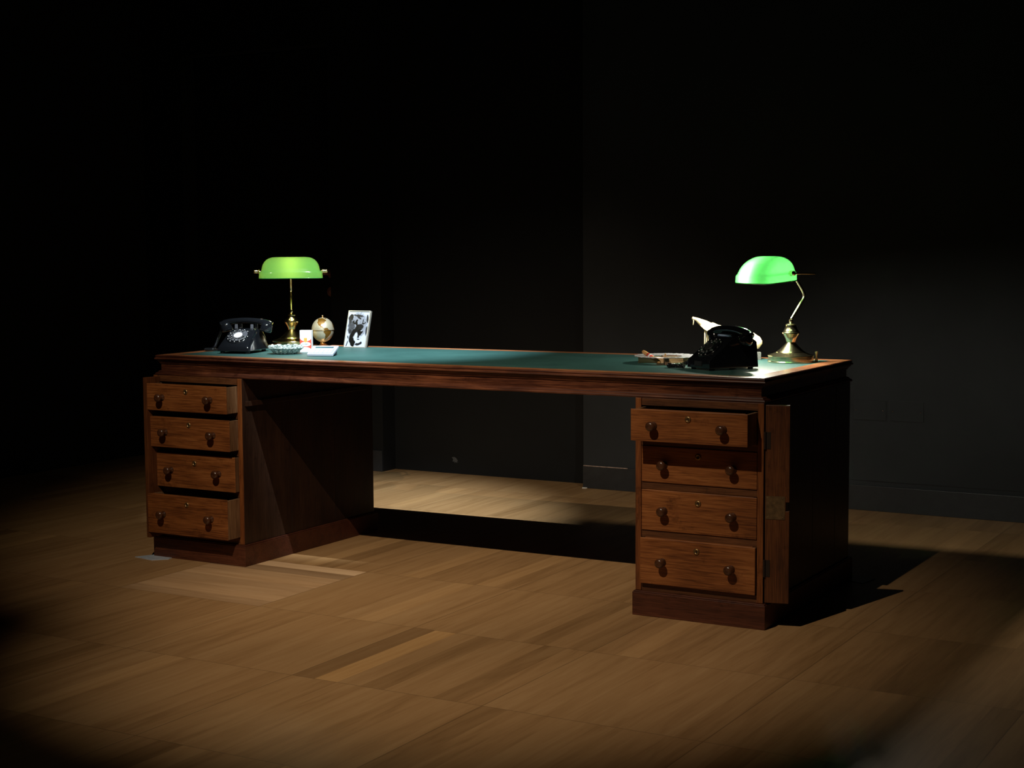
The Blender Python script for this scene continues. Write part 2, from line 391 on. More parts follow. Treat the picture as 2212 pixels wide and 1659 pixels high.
def baseboard(name, x0, x1, lit_chip=None):
    bm = B(); box(bm, x0, x1, YB-0.012, YB-0.0005, 0.0, 0.112)
    o = struct(name, bm, M['base'], bevel=0.0015)
    if lit_chip:
        b2 = B(); box(b2, lit_chip[0], lit_chip[1], YB-0.0135, YB-0.009, 0.1095, 0.1132)
        obj('chipped_lit_edge', b2, M['lit_chip'], o)  # chipped edge, with the light caught on the ledge put into its colour
    return o
baseboard('baseboard_right', RX1+0.002, XR, (RX1+0.006, RX1+0.245))
baseboard('baseboard_middle', DX1+0.002, RX0-0.002, (-0.60, -0.565))
bm = B(); prism(bm, [(RX1+0.004, YB-0.024), (RX1+0.022, YB-0.020), (RX1+0.026, YB-0.013), (RX1+0.002, YB-0.013)], 0.0, 0.004)
o = obj('paint_flake', bm, M['offwhite']); tag(o, 'tiny white paint flake on the floor at the wall corner behind the kneehole', 'paint flake')
baseboard('baseboard_left', XL+0.001, DX0-0.002)
# narrow joint line above the right baseboard
bm = B(); box(bm, RX1+0.3, XR, YB-0.0022, YB-0.0002, 0.132, 0.1345); struct('trim_1', bm, M['blackmatte'])
# door in the shaded left bay
bm = B(); box(bm, DX0+0.004, DX1-0.004, YR-0.005, YR+0.04, 0.006, 2.245)
dr = struct('door_1', bm, M['door'], bevel=0.002)
Ry = Matrix.Rotation(PI/2, 4, 'X')
def ydisc(bm, x, z, y0, prof, seg=32):   # lathe with axis pointing to -Y
    return lathe(bm, prof, seg, Matrix.Translation((x, y0, z)) @ Ry)
bm = B(); ydisc(bm, -0.902, 1.043, YR-0.005, [(0.026, 0), (0.026, 0.006), (0.022, 0.009), (0.009, 0.010), (0.009, 0.045), (0.006, 0.047)])
tube(bm, [(-0.902, YR-0.048, 1.043), (-0.93, YR-0.052, 1.043), (-1.0, YR-0.052, 1.040), (-1.05, YR-0.048, 1.034)], [0.009, 0.0095, 0.0085, 0.007], 12)
h = obj('door_handle', bm, M['handle_dark'], dr, smooth=True); h['label'] = 'dark bronze lever handle on a round rose'
bm = B(); ydisc(bm, -0.905, 0.943, YR-0.005, [(0.026, 0), (0.026, 0.006), (0.021, 0.009), (0.010, 0.0095), (0.010, 0.014), (0.007, 0.016)])
obj('lock_rose', bm, M['handle_dark'], dr, smooth=True)

# blank wall plates
for i, (x, lab) in enumerate(((2.0415, 'black blank wall plate nearer the desk, low on the back wall'), (2.2085, 'black blank wall plate on the right of the pair, low on the back wall'))):
    t = thing('wall_plate', lab, 'wall plate', (x, YB, 0.406), 0, 'blank wall plates behind the desk')
    bm = B(); box(bm, 0, 0.149, -0.006, 0, 0, 0.088)
    obj('cover', bm, M['wall'], t, bevel=0.0015)
    bm = B(); box(bm, -0.003, 0.152, -0.0025, -0.0002, -0.003, 0.0905)
    obj('gasket', bm, M['blackmatte'], t)
    for sx in (0.012, 0.135):
        bm = B(); ydisc(bm, sx, 0.044, -0.006, [(0.0032, 0), (0.0032, 0.0008), (0.001, 0.0014)], 16)
        obj('screw', bm, M['chrome'], t, smooth=True)

# plastic shims on the floor
bm = B(); prism(bm, [(-0.050, -0.052), (0.052, -0.070), (0.098, -0.026), (0.086, 0.020), (0.0, 0.016), (-0.015, 0.012)], 0.0, 0.002)
o = obj('plastic_shim', bm, M['shim']); o.location = (0, 0, 0)
tag(o, 'thin pale grey plastic sheet poking out under the left pedestal corner', 'shim')
bm = B(); prism(bm, [(2.47, 0.83), (2.56, 0.80), (2.575, 0.90), (2.49, 0.92)], 0.0, 0.002)
o = obj('plastic_shim', bm, simple('smoked_shim', (0.05, 0.05, 0.05), 0.4))
tag(o, 'dark grey sheet in the shadow at the far right corner of the desk', 'shim')

# ------------------------------------------------------------------ desk
L, D, W, HP = 2.4998, 0.8674, 0.4525, 0.080
OX, OY = 1.25, 0.43
desk = thing('pedestal_desk', 'long old wooden pedestal desk with green leather top and four open drawers on the left', 'desk', (OX, OY, 0))
LO = (-OX, -OY, 0)
def dobj(name, bm, mat, **k): return obj(name, bm, mat, desk, LO, **k)
YBL, YBR = 0.795, 0.885     # back edge of the top runs slightly askew
def outline(e):             # frieze outline grown by e: x0,x1, front y, back y left/right
    x0, x1, yf = 0.030, 2.470, 0.036
    return [(x0-e, yf-e), (x1+e, yf-e), (x1+e, YBR-0.02+e), (x0-e, YBL-0.02+e)]
prof = [(0.0, 0.706), (0.0165, 0.7045), (0.0175, 0.708), (0.0150, 0.712), (0.010, 0.7145), (0.007, 0.719), (0.001, 0.7215), (0.0, 0.7215),
        (0.0, 0.7475), (0.0035, 0.7480), (0.0035, 0.7510), (0.0055, 0.7515), (0.0065, 0.7545), (0.0105, 0.7575), (0.0125, 0.7605), (0.0125, 0.7625), (0.0175, 0.7635), (0.0190, 0.7665), (0.0175, 0.7695),
        (0.0140, 0.7715), (0.0140, 0.7725), (0.0165, 0.7750), (0.0150, 0.7780), (0.0120, 0.7800)]
bm = B(); rings = []
for e, z in prof: rings.append([bm.verts.new((x, y, z)) for x, y in outline(e)])
for a, b in zip(rings, rings[1:]):
    for i in range(4): bm.faces.new((a[i], a[(i+1) % 4], b[(i+1) % 4], b[i]))
bm.faces.new(rings[0][::-1])
ml = 0.058
def inner(m):
    o = outline(0.012); return [(o[0][0]+m, o[0][1]+m), (o[1][0]-m, o[1][1]+m), (o[2][0]-m, o[2][1]-m), (o[3][0]+m, o[3][1]-m)]
ring_in = [bm.verts.new((x, y, 0.780)) for x, y in inner(ml)]
for i in range(4): bm.faces.new((rings[-1][i], rings[-1][(i+1) % 4], ring_in[(i+1) % 4], ring_in[i]))
ring_d = [bm.verts.new((x, y, 0.7775)) for x, y in inner(ml)]
for i in range(4): bm.faces.new((ring_in[i], ring_in[(i+1) % 4], ring_d[(i+1) % 4], ring_d[i]))
bm.faces.new(ring_d)
bmesh.ops.recalc_face_normals(bm, faces=bm.faces)
bm.faces.ensure_lookup_table()
for f in bm.faces:
    if f.normal.z > 0.9 and f.calc_center_median().z > 0.7799: f.material_index = 1
top = dobj('table_top', bm, [M['mahogany'], M['border']])
bm = B(); prism(bm, inner(ml+0.0006), 0.7776, 0.7798)
lt = obj('leather_inlay', bm, M['leather'], top); lt['label'] = 'dark green leather writing surface'

YFc = 0.015     # carcass front plane
def pedestal(px):
    """px: left x of plinth. carcass of panels and rails, leaves drawer openings"""
    x0, x1 = px+0.010, px+W-0.012
    if px > 1: x0 = px+0.006
    y1 = D-0.012
    bm = B()
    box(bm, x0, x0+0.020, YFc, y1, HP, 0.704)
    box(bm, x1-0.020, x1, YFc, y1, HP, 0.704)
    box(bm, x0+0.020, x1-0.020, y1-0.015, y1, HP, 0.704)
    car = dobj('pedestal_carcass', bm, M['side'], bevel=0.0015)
    bm = B()
    for z0, z1 in ((0.680, 0.7035), (0.5520, 0.5755), (0.4115, 0.4345), (0.2555, 0.2785), (HP, 0.104)):
        box(bm, x0+0.020, x1-0.020, YFc+0.001, YFc+0.03, z0, z1)
    obj('drawer_rail', bm, M['rail'], car, bevel=0.001)
    bm = B()
    bm.free()
    for xs in (x0, x1-0.020):
        bm = B(); box(bm, xs, xs+0.020, YFc-0.003, YFc, HP+0.001, 0.704)
        obj('front_stile', bm, M['frame'], car, bevel=0.001)
    bm = B(); box(bm, px, px+W, 0.0, D, 0.0, HP-0.004)
    box(bm, px+0.003, px+W-0.003, 0.003, D-0.003, HP-0.004, HP)
    dobj('plinth', bm, M['plinth'], bevel=0.0015)
    return x0+0.020, x1-0.020, car
lx0, lx1, carL = pedestal(0.0)
rx0, rx1, carR = pedestal(L-W)
# batten along the kneehole side of the left pedestal
bm = B(); box(bm, W-0.012, W+0.0, 0.03, 0.80, 0.600, 0.618)
obj('batten', bm, M['side'], carL, bevel=0.001)
# vertical panel joints on the outer right side and the kneehole side
for y in (0.24, 0.47, 0.70):
    bm = B(); box(bm, L-0.0125, L-0.0117, y, y+0.002, HP+0.002, 0.70); obj('panel_joint', bm, M['blackmatte'], carR)
for y in (0.30, 0.585):
    bm = B(); box(bm, W-0.0125, W-0.0117, y, y+0.0015, HP+0.002, 0.70); obj('panel_joint', bm, M['blackmatte'], carL)

def drawer(cx, z0, z1, pull, lab):
    w = (rx1-rx0)-0.003; hw = w/2; h = z1-z0
    bm = B(); box(bm, -hw, hw, 0, 0.0035, 0, h); box(bm, -hw+0.0125, hw-0.0125, 0.0035, 0.020, 0, h)
    d = obj('drawer', bm, M['drawer'], desk, (cx-OX, YFc-pull-OY, z0), bevel=0.0018)
    d['label'] = lab
    bm = B()
    box(bm, -hw+0.001, -hw+0.012, 0.0036, 0.62, 0.001, h-0.002); box(bm, hw-0.012, hw-0.001, 0.0036, 0.62, 0.001, h-0.002)
    box(bm, -hw+0.012, hw-0.012, 0.020, 0.60, 0.004, 0.010); box(bm, -hw+0.012, hw-0.012, 0.61, 0.62, 0.002, h-0.004)
    obj('drawer_lining', bm, M['pine'], d, bevel=0.0008)
    for sx in (-0.117, 0.117):
        bm = B(); ydisc(bm, sx, h/2, 0.0, [(0.0125, 0), (0.0125, 0.002), (0.0075, 0.004), (0.0065, 0.013), (0.009, 0.017), (0.0140, 0.021), (0.0155, 0.0245), (0.0150, 0.0285), (0.0105, 0.0325), (0.005, 0.0340), (0.004, 0.0333), (0.001, 0.0333)], 32)
        obj('knob', bm, M['knob'], d, smooth=True)
    bm = B(); ydisc(bm, 0, h/2+(0.032 if h < 0.14 else 0.044)-(0.007 if h < 0.11 else 0), 0.0, [(0.0105, 0), (0.0105, 0.0012), (0.0085, 0.003), (0.0065, 0.0036), (0.005, 0.0030), (0.0042, 0.001), (0.002, 0.0008)], 28)
    obj('escutcheon', bm, M['brass_old'], d, smooth=True)
    bm = B(); zc = h/2+(0.032 if h < 0.14 else 0.044)-(0.007 if h < 0.11 else 0)
    ydisc(bm, 0, zc+0.001, -0.0005, [(0.0019, 0), (0.0019, 0.0022)], 12); box(bm, -0.0009, 0.0009, -0.0027, -0.0005, zc-0.004, zc)
    obj('keyhole', bm, M['blackmatte'], d)
    return d
ZD = ((0.5760, 0.6770), (0.4350, 0.5510), (0.2790, 0.4105), (0.1065, 0.2560))
cl, cr = (lx0+lx1)/2, (rx0+rx1)/2
for i, (p, nm) in enumerate(((0.066, 'top drawer of left pedestal, pulled out'), (0.053, 'second drawer of left pedestal, pulled out'), (0.026, 'third drawer of left pedestal, slightly open'), (0.074, 'bottom drawer of left pedestal, pulled out furthest'))):
    drawer(cl, *ZD[i], p, nm)
for i, (p, nm) in enumerate(((0.084, 'top drawer of right pedestal, pulled out'), (0.003, 'second drawer of right pedestal, shut'), (0.003, 'third drawer of right pedestal, shut'), (0.014, 'bottom drawer of right pedestal, not fully shut'))):
    drawer(cr, *ZD[i], p, nm)

# hinged locking stiles
def lock_stile(hx, rz, lab, w=0.068, notch=True):
    """local: x along width from the hinge, y thickness to the back"""
    bm = B(); zn0, zn1 = 0.372, 0.400
    nn = [(w, zn0), (w-0.011, zn0), (w-0.011, zn1), (w, zn1)] if notch else []
    prism(bm, [(0, 0.084), (w, 0.084)]+nn+[(w, 0.699), (0, 0.699)], 0.0, 0.018, 'y')
    s = obj('locking_stile', bm, M['stile'], desk, (hx-OX, YFc-OY, 0), (0, 0, rz), bevel=0.0012); s['label'] = lab
    bm = B(); box(bm, 0.002, w-0.013, -0.0012, 0.0, 0.346, 0.418)
    for zz in (0.352, 0.412):
        for xx in (0.008, w-0.02): ydisc(bm, xx, zz, -0.0012, [(0.002, 0), (0.001, 0.0006)], 10)
    obj('lock_plate', bm, M['plate_metal'], s)
    for zz in (0.590, 0.192):
        bm = B(); box(bm, 0.002, 0.016, -0.0014, 0.0, zz-0.026, zz+0.026)
        lathe(bm, [(0.0035, -0.027), (0.0035, 0.027)], 12, Matrix.Translation((-0.001, -0.0025, zz)))
        obj('hinge', bm, M['hinge'], s)
    return s
lock_stile(L-0.0075, math.radians(14), 'locking stile of right pedestal, swung open', 0.074)
lock_stile(0.024, math.radians(262.5), 'locking stile of left pedestal, swung out toward the viewer', 0.068, False)

# ------------------------------------------------------------------ lamps
TZ = 0.7798
def arc(pts, n=8):   # catmull-rom through points
    P = [Vector(p) for p in pts]; P = [P[0]*2-P[1]]+P+[P[-1]*2-P[-2]]; out = []
    for i in range(1, len(P)-2):
        for k in range(n):
            t = k/n; a, b, c, d = P[i-1:i+3]
            out.append(0.5*((2*b)+(c-a)*t+(2*a-5*b+4*c-d)*t*t+(3*b-a-3*c+d)*t**3))
    out.append(P[-2]); return out
def lamp(loc, rz, label, shade, brass, tilt=0.0):
    t = thing('bankers_lamp', label, 'lamp', loc, rz, 'green shaded desk lamps')
    bm = B(); lathe(bm, [(0.078, 0), (0.0805, 0.001), (0.0805, 0.004), (0.0785, 0.006), (0.0785, 0.021), (0.080, 0.0225), (0.079, 0.0245), (0.066, 0.028), (0.055, 0.033), (0.051, 0.034), (0.050, 0.036), (0.040, 0.043), (0.028, 0.055), (0.019, 0.064), (0.015, 0.069), (0.0155, 0.070)], 72)
    o = obj('base', bm, brass, t); smooth_by(o, 35)
    bm = B(); lathe(bm, [(0.013, 0.069), (0.016, 0.071), (0.0175, 0.076), (0.020, 0.083), (0.023, 0.089), (0.0265, 0.094), (0.029, 0.098), (0.031, 0.1005), (0.031, 0.103), (0.0275, 0.106), (0.027, 0.1085), (0.0235, 0.1125), (0.0205, 0.120), (0.0185, 0.128), (0.019, 0.130), (0.0165, 0.1325), (0.008, 0.136), (0.0065, 0.140), (0.0075, 0.144), (0.0070, 0.148), (0.0045, 0.150)], 56)
    o = obj('turned_vase', bm, brass, t); smooth_by(o, 30)
    bm = B()
    pts = arc([(0, 0, 0.148), (0, 0.014, 0.168), (0, 0.036, 0.200), (0, 0.049, 0.220), (0, 0.051, 0.234), (0, 0.042, 0.252), (0, 0.026, 0.276), (0, 0.012, 0.300)], 6)
    n = len(pts); tube(bm, pts, [0.0054+0.0016*math.exp(-((i/n-0.25)/0.12)**2)+0.0012*math.exp(-((i/n-0.55)/0.05)**2) for i in range(n)], 16)
    obj('stem', bm, brass, t, smooth=True)
    # yoke: crossbar behind the shade and two arms to the pivots
    bm = B(); zb = 0.309
    tube(bm, arc([(0.142, -0.074, zb+0.002), (0.143, -0.03, zb+0.001), (0.140, 0.004, zb), (0.128, 0.012, zb), (0.06, 0.0125, zb-0.001), (0, 0.0125, zb-0.003), (-0.06, 0.0125, zb-0.001), (-0.128, 0.012, zb), (-0.140, 0.004, zb), (-0.143, -0.03, zb+0.001), (-0.142, -0.074, zb+0.002)], 5), 0.0032, 10)
    obj('yoke', bm, brass, t, smooth=True)
    for s in (-1, 1):
        bm = B(); Mx = Matrix.Translation((s*0.126, -0.076, zb+0.002)) @ Matrix.Rotation(s*PI/2, 4, 'Y')
        lathe(bm, [(0.009, 0), (0.0095, 0.003), (0.007, 0.007), (0.0085, 0.010), (0.0075, 0.016), (0.0085, 0.019), (0.006, 0.024), (0.002, 0.026)], 20, Mx)
        obj('pivot_knob', bm, brass, t, smooth=True)
    # glass shade: rounded dome over a flared skirt
    bm = B(); rings = []; seg = 96
    LV = [(0.0, 0.128, 0.0665, 5.0), (0.006, 0.128, 0.0665, 5.0), (0.022, 0.1275, 0.066, 5.0), (0.0265, 0.125, 0.065, 5.0), (0.029, 0.1185, 0.064, 5.0), (0.036, 0.1170, 0.0625, 4.6),
          (0.046, 0.1150, 0.0590, 4.4), (0.056, 0.1115, 0.0535, 4.2), (0.065, 0.1060, 0.0465, 4.0), (0.073, 0.0985, 0.0375, 3.6), (0.079, 0.0890, 0.0280, 3.2), (0.083, 0.0770, 0.0180, 2.8), (0.0848, 0.060, 0.008, 2.4)]
    for z, a, b, n in LV:
        r = []
        for i in range(seg):
            th = 2*PI*i/seg; c, s = math.cos(th), math.sin(th)
            x = a*math.copysign(abs(c)**(2/n), c); y = b*math.copysign(abs(s)**(2/n), s)
            # dome leans to the back: the front slope is longer
            lean = 0.018*(z/0.085)**1.5
            r.append(bm.verts.new((x, -0.104+y+lean, 0.284+z)))
        rings.append(r)
    for a, b in zip(rings, rings[1:]):
        for i in range(seg): bm.faces.new((a[i], a[(i+1) % seg], b[(i+1) % seg], b[i]))
    bm.faces.new(rings[-1])
    pv = Vector((0, -0.076, 0.311)); Tm = Matrix.Translation(pv) @ Matrix.Rotation(tilt, 4, 'X') @ Matrix.Translation(-pv)
    bmesh.ops.transform(bm, matrix=Tm, verts=bm.verts)
    o = obj('glass_shade', bm, shade, t, smooth=True)
    bm = B(); tube(bm, [v for v in [(0.128*math.copysign(abs(math.cos(2*PI*i/64))**0.4, math.cos(2*PI*i/64)), -0.104+0.0665*math.copysign(abs(math.sin(2*PI*i/64))**0.4, math.sin(2*PI*i/64)), 0.284) for i in range(64)]], 0.0018, 8, True)
    bmesh.ops.transform(bm, matrix=Tm, verts=bm.verts)
    obj('glass_rim', bm, shade, o, smooth=True)
    return t
lamp((0.181, 0.655, TZ), math.radians(38), "brass banker's lamp with a lime green glass shade, behind the crystal ashtray", M['shade1'], M['brass'])
lamp((2.326, 0.693, TZ), math.radians(-40), "brass banker's lamp with a blazing emerald green shade, at the right end of the desk", M['shade2'], M['brass2'], math.radians(6))

# small brass peg beside the right lamp
bm = B(); lathe(bm, [(0.0045, 0), (0.0055, 0.002), (0.0048, 0.012), (0.0030, 0.019), (0.0045, 0.028), (0.0056, 0.034), (0.0045, 0.0365), (0.001, 0.037)], 20)
o = obj('brass_peg', bm, M['peg'], None, (2.402, 0.742, TZ), smooth=True)
tag(o, 'tiny waisted brass peg standing against the right lamp base', 'peg')

# ------------------------------------------------------------------ telephones
def coil(path, r, turns, n, wire):
    """coiled cord along a path: returns centre points of the wire helix"""
    P = arc(path, 12); m = len(P); pts = []
    seglen = [0]
    for a, b in zip(P, P[1:]): seglen.append(seglen[-1]+(b-a).length)
    T = seglen[-1]; k = 0; N_ = turns*n
    for i in range(N_+1):
        s = T*i/N_
        while k < m-2 and seglen[k+1] < s: k += 1
        f = (s-seglen[k])/max(1e-9, seglen[k+1]-seglen[k]); c = P[k].lerp(P[k+1], min(1, max(0, f)))
        t = (P[k+1]-P[k]).normalized(); a = t.cross(Vector((0, 0, 1)))
        a = a.normalized() if a.length > 1e-4 else Vector((1, 0, 0)); b = t.cross(a)
        th = 2*PI*i/n
        pts.append(c+(a*math.cos(th)+b*math.sin(th))*r)
    return pts
def phone(loc, rz, label, kind):
    t = thing('rotary_telephone', label, 'telephone', loc, rz, 'black rotary telephones')
    if kind == 1:
        sec = [(0.0, 0.026, 0.066, 0.062), (0.004, 0.033, 0.067, 0.061), (0.030, 0.051, 0.068, 0.058), (0.060, 0.070, 0.069, 0.055), (0.088, 0.087, 0.069, 0.052), (0.106, 0.093, 0.069, 0.050), (0.150, 0.092, 0.069, 0.050), (0.175, 0.080, 0.069, 0.052), (0.188, 0.050, 0.068, 0.058), (0.190, 0.020, 0.067, 0.063)]
    else:
        sec = [(0.0, 0.032, 0.063, 0.062), (0.003, 0.037, 0.064, 0.062), (0.010, 0.041, 0.064, 0.061), (0.045, 0.067, 0.064, 0.060), (0.080, 0.094, 0.064, 0.058), (0.094, 0.103, 0.064, 0.057), (0.104, 0.106, 0.064, 0.056), (0.150, 0.106, 0.064, 0.056), (0.178, 0.102, 0.064, 0.057), (0.192, 0.092, 0.064, 0.059), (0.195, 0.020, 0.064, 0.063)]
    bm = B(); rings = []
    z0 = 0.010 if kind == 1 else 0.006
    for y, zt, wb, wt in sec:
        zt = max(zt, z0+0.008)
        ring = [(-wb, z0), (-wb, z0+0.006), (-(wb+wt)/2, z0+(zt-z0)*0.5), (-wt, zt-0.004), (-wt+0.006, zt), (0, zt+0.001), (wt-0.006, zt), (wt, zt-0.004), ((wb+wt)/2, z0+(zt-z0)*0.5), (wb, z0+0.006), (wb, z0)]
        rings.append([bm.verts.new((x, y, z)) for x, z in ring])
    for a, b in zip(rings, rings[1:]):
        for i in range(len(a)): bm.faces.new((a[i], a[(i+1) % len(a)], b[(i+1) % len(a)], b[i]))
    bm.faces.new(rings[0][::-1]); bm.faces.new(rings[-1])
    o = obj('body', bm, M['black'], t, bevel=0.003, seg=3); smooth_by(o, 50)
    for fx in (-0.052, 0.052):
        for fy in (0.018, 0.172):
            bm = B(); lathe(bm, [(0.008, 0), (0.009, 0.002), (0.009, z0+0.0005)], 20, Matrix.Translation((fx, fy, 0)))
            obj('foot', bm, M['blackmatte'], t, smooth=True)
    # dial on the sloping front
    y0, zz0, y1, zz1 = (0.012, 0.040, 0.092, 0.089) if kind == 1 else (0.008, 0.041, 0.086, 0.099)
    ang = math.atan2(zz1-zz0, y1-y0)
    cy, cz = (y0+y1)/2, (zz0+zz1)/2
    Md = Matrix.Translation((0, cy, cz+0.001)) @ Matrix.Rotation(ang, 4, 'X')
    bm = B(); lathe(bm, [(0.047, -0.004), (0.047, 0.001), (0.044, 0.0035), (0.041, 0.002), (0.038, 0.001)], 56, Md)
    dl = obj('dial_surround', bm, M['black'], t, smooth=True)
    bm = B(); sg = 60; hr = 0.0052; rings = []
    # finger wheel: ring plate with ten finger rings standing on it
    for r, z in ((0.0185, 0.004), (0.0185, 0.0055), (0.021, 0.0060), (0.0365, 0.0060), (0.0375, 0.0055), (0.0375, 0.004)):
        rings.append([bm.verts.new(Md @ Vector((r*math.cos(2*PI*i/sg), r*math.sin(2*PI*i/sg), z))) for i in range(sg)])
    for a, b in zip(rings+[rings[0]], rings[1:]+[rings[0]]):
        if a is b: continue
        for i in range(sg):
            try: bm.faces.new((a[i], a[(i+1) % sg], b[(i+1) % sg], b[i]))
            except ValueError: pass
    fw = obj('finger_wheel', bm, M['grey_plastic'] if kind == 1 else M['black'], dl, smooth=True)
    bm = B()
    for k in range(10):
        a = math.radians(60+k*30); cx_, cy_ = 0.0285*math.cos(a), 0.0285*math.sin(a)
        tube(bm, [Md @ Vector((cx_+0.0056*math.cos(2*PI*i/18), cy_+0.0056*math.sin(2*PI*i/18), 0.0065)) for i in range(18)], 0.0009, 6, True)
    obj('finger_hole_rim', bm, M['chrome'], dl, smooth=True)
    bm = B()
    for k in range(10):
        a = math.radians(60+k*30); cx_, cy_ = 0.0285*math.cos(a), 0.0285*math.sin(a)
        lathe(bm, [(0.0048, 0.0061), (0.0048, 0.0064)], 14, Md @ Matrix.Translation((cx_, cy_, 0)))
    obj('finger_hole', bm, M['blackmatte'], dl)
    bm = B(); lathe(bm, [(0.0175, 0.004), (0.0175, 0.0068), (0.016, 0.0074), (0.002, 0.0076)], 40, Md)
    c = obj('dial_centre', bm, M['white'] if kind == 1 else M['blackmatte'], dl, smooth=True)
    c['label'] = 'white round dial centre' if kind == 1 else 'dark round dial centre'
    bm = B()
    for k in range(12 if kind == 1 else 10):
        a = math.radians(45+k*28)
        lathe(bm, [(0.0018, 0.002), (0.0018, 0.0040), (0.001, 0.0046)], 12, Md @ Matrix.Translation((0.0415*math.cos(a), 0.0415*math.sin(a), 0)))
    obj('dial_dot', bm, M['white'], dl, smooth=True)
    bm = B(); tube(bm, [Md @ Vector(p) for p in ((0.041, -0.018, 0.002), (0.034, -0.015, 0.009), (0.025, -0.010, 0.009))], 0.0012, 8)
    obj('finger_stop', bm, M['chrome'], dl, smooth=True)
    # cradle prongs
    ym, zc = (0.128, 0.093) if kind == 1 else (0.128, 0.097)
    for s in (-1, 1):
        for dy in (-0.021, 0.021):
            bm = B(); prism(bm, [(-0.006, 0), (0.006, 0), (0.0055, 0.017), (-0.0055, 0.017)], dy-0.003, dy+0.003, 'y')
            obj('cradle_prong', bm, M['grey_plastic'] if kind == 1 else M['black'], t, (s*0.033, ym, zc-0.001), bevel=0.0012)
    # handset
    bm = B(); zh = zc+0.006
    P = arc([(-0.098, 0, zh+0.004), (-0.086, 0, zh+0.014), (-0.055, 0, zh+0.0215), (0, 0, zh+0.025), (0.055, 0, zh+0.0215), (0.086, 0, zh+0.014), (0.098, 0, zh+0.004)], 6)
    n = len(P); tube(bm, [(p.x, p.y+ym, p.z) for p in P], [(0.0105 if kind == 1 else 0.0145)+(0.010 if kind == 1 else 0.0085)*abs(2*i/(n-1)-1)**2.6 for i in range(n)], 18)
    hs = obj('handset', bm, M['black'], t, smooth=True)
    if kind == 2:
        bm = B(); prism(bm, [(-0.046, 0), (0.046, 0), (0.036, 0.022), (-0.036, 0.022)], -0.024, 0.024, 'y')
        obj('cradle_saddle', bm, M['black'], t, (0, ym, zc-0.002), bevel=0.004, seg=3)
    for s in (-1, 1):
        bm = B(); Mc = Matrix.Translation((s*0.088, ym, zh+0.010)) @ Matrix.Rotation(s*math.radians(14), 4, 'Y') @ Matrix.Rotation(PI, 4, 'X')
        lathe(bm, [(0.010, -0.008), (0.019, -0.004), (0.0225, 0.004), (0.0235, 0.016), (0.0235, 0.024), (0.0215, 0.029), (0.012, 0.0305), (0.002, 0.030)], 32, Mc)
        o = obj('ear_cap', bm, M['black'], hs, smooth=True)
    # coiled cord
    bm = B()
    if kind == 1:
        tube(bm, coil([(-0.096, ym, zh-0.010), (-0.115, ym+0.015, 0.080), (-0.134, ym+0.020, 0.045), (-0.152, ym+0.022, 0.012), (-0.172, ym+0.010, 0.0085), (-0.168, ym-0.015, 0.0085), (-0.120, ym-0.015, 0.0085), (-0.080, ym+0.005, 0.0085), (-0.066, ym+0.010, 0.0125)], 0.0046, 70, 8, 0.0015), 0.0016, 6)
    else:
        tube(bm, coil([(-0.066, 0.060, 0.014), (-0.082, 0.040, 0.026), (-0.100, 0.012, 0.012), (-0.122, -0.012, 0.0085), (-0.128, -0.030, 0.0085), (-0.108, -0.034, 0.0085), (-0.084, -0.018, 0.0085), (-0.068, -0.006, 0.0085)], 0.0058, 40, 10, 0.002), 0.0021, 6)
    obj('coiled_cord', bm, M['black'], t, smooth=True)
    if kind == 2:   # small drawer window on the low front
        bm = B(); box(bm, -0.020, 0.020, -0.002, 0.001, 0.013, 0.029); box(bm, -0.016, 0.016, -0.0026, -0.002, 0.0155, 0.0265)
        obj('label_holder', bm, M['blackmatte'], t, bevel=0.0006)
    return t
phone((0.257, 0.189, TZ), math.radians(15), 'black rotary telephone with a white dial centre, at the left end of the desk', 1)
phone((2.171, 0.243, TZ), math.radians(-32), 'black rotary telephone seen from its side, in front of the right lamp', 2)

# ------------------------------------------------------------------ crystal ashtray
def ashtray():
    bm = B(); seg = 48; rings = []
    P = [(0.040, 0.0), (0.047, 0.006), (0.054, 0.012), (0.061, 0.018), (0.0675, 0.024), (0.0665, 0.0295), (0.062, 0.033), (0.054, 0.031), (0.050, 0.020), (0.046, 0.010), (0.020, 0.008)]
    for j, (r, z) in enumerate(P):
        ring = []
        for i in range(seg):
            a = 2*PI*(i+0.5*(j % 2))/seg
            k = 1+(0.030 if (i % 2 == (j//2) % 2) else -0.02)*(1 if j < 7 else 0.2)
            zz = z+(0.0022 if j in (5, 6) and (i//2) % 2 == 0 else 0)
            if j in (6, 7) and (i % 12) in (5, 6): zz -= 0.006
            ring.append(bm.verts.new((r*k*math.cos(a), r*k*math.sin(a), zz)))
        rings.append(ring)
    for a, b in zip(rings, rings[1:]):
        for i in range(seg):
            q = (a[i], a[(i+1) % seg], b[(i+1) % seg], b[i])
            bm.faces.new(q[:3]); bm.faces.new((q[0], q[2], q[3]))
    bm.faces.new(rings[0][::-1]); bm.faces.new(rings[-1])
    o = obj('crystal_ashtray', bm, M['crystal'], None, (0.440, 0.282, TZ))
    tag(o, 'round cut crystal ashtray with a jagged sparkling rim, right of the left telephone', 'ashtray')
ashtray()

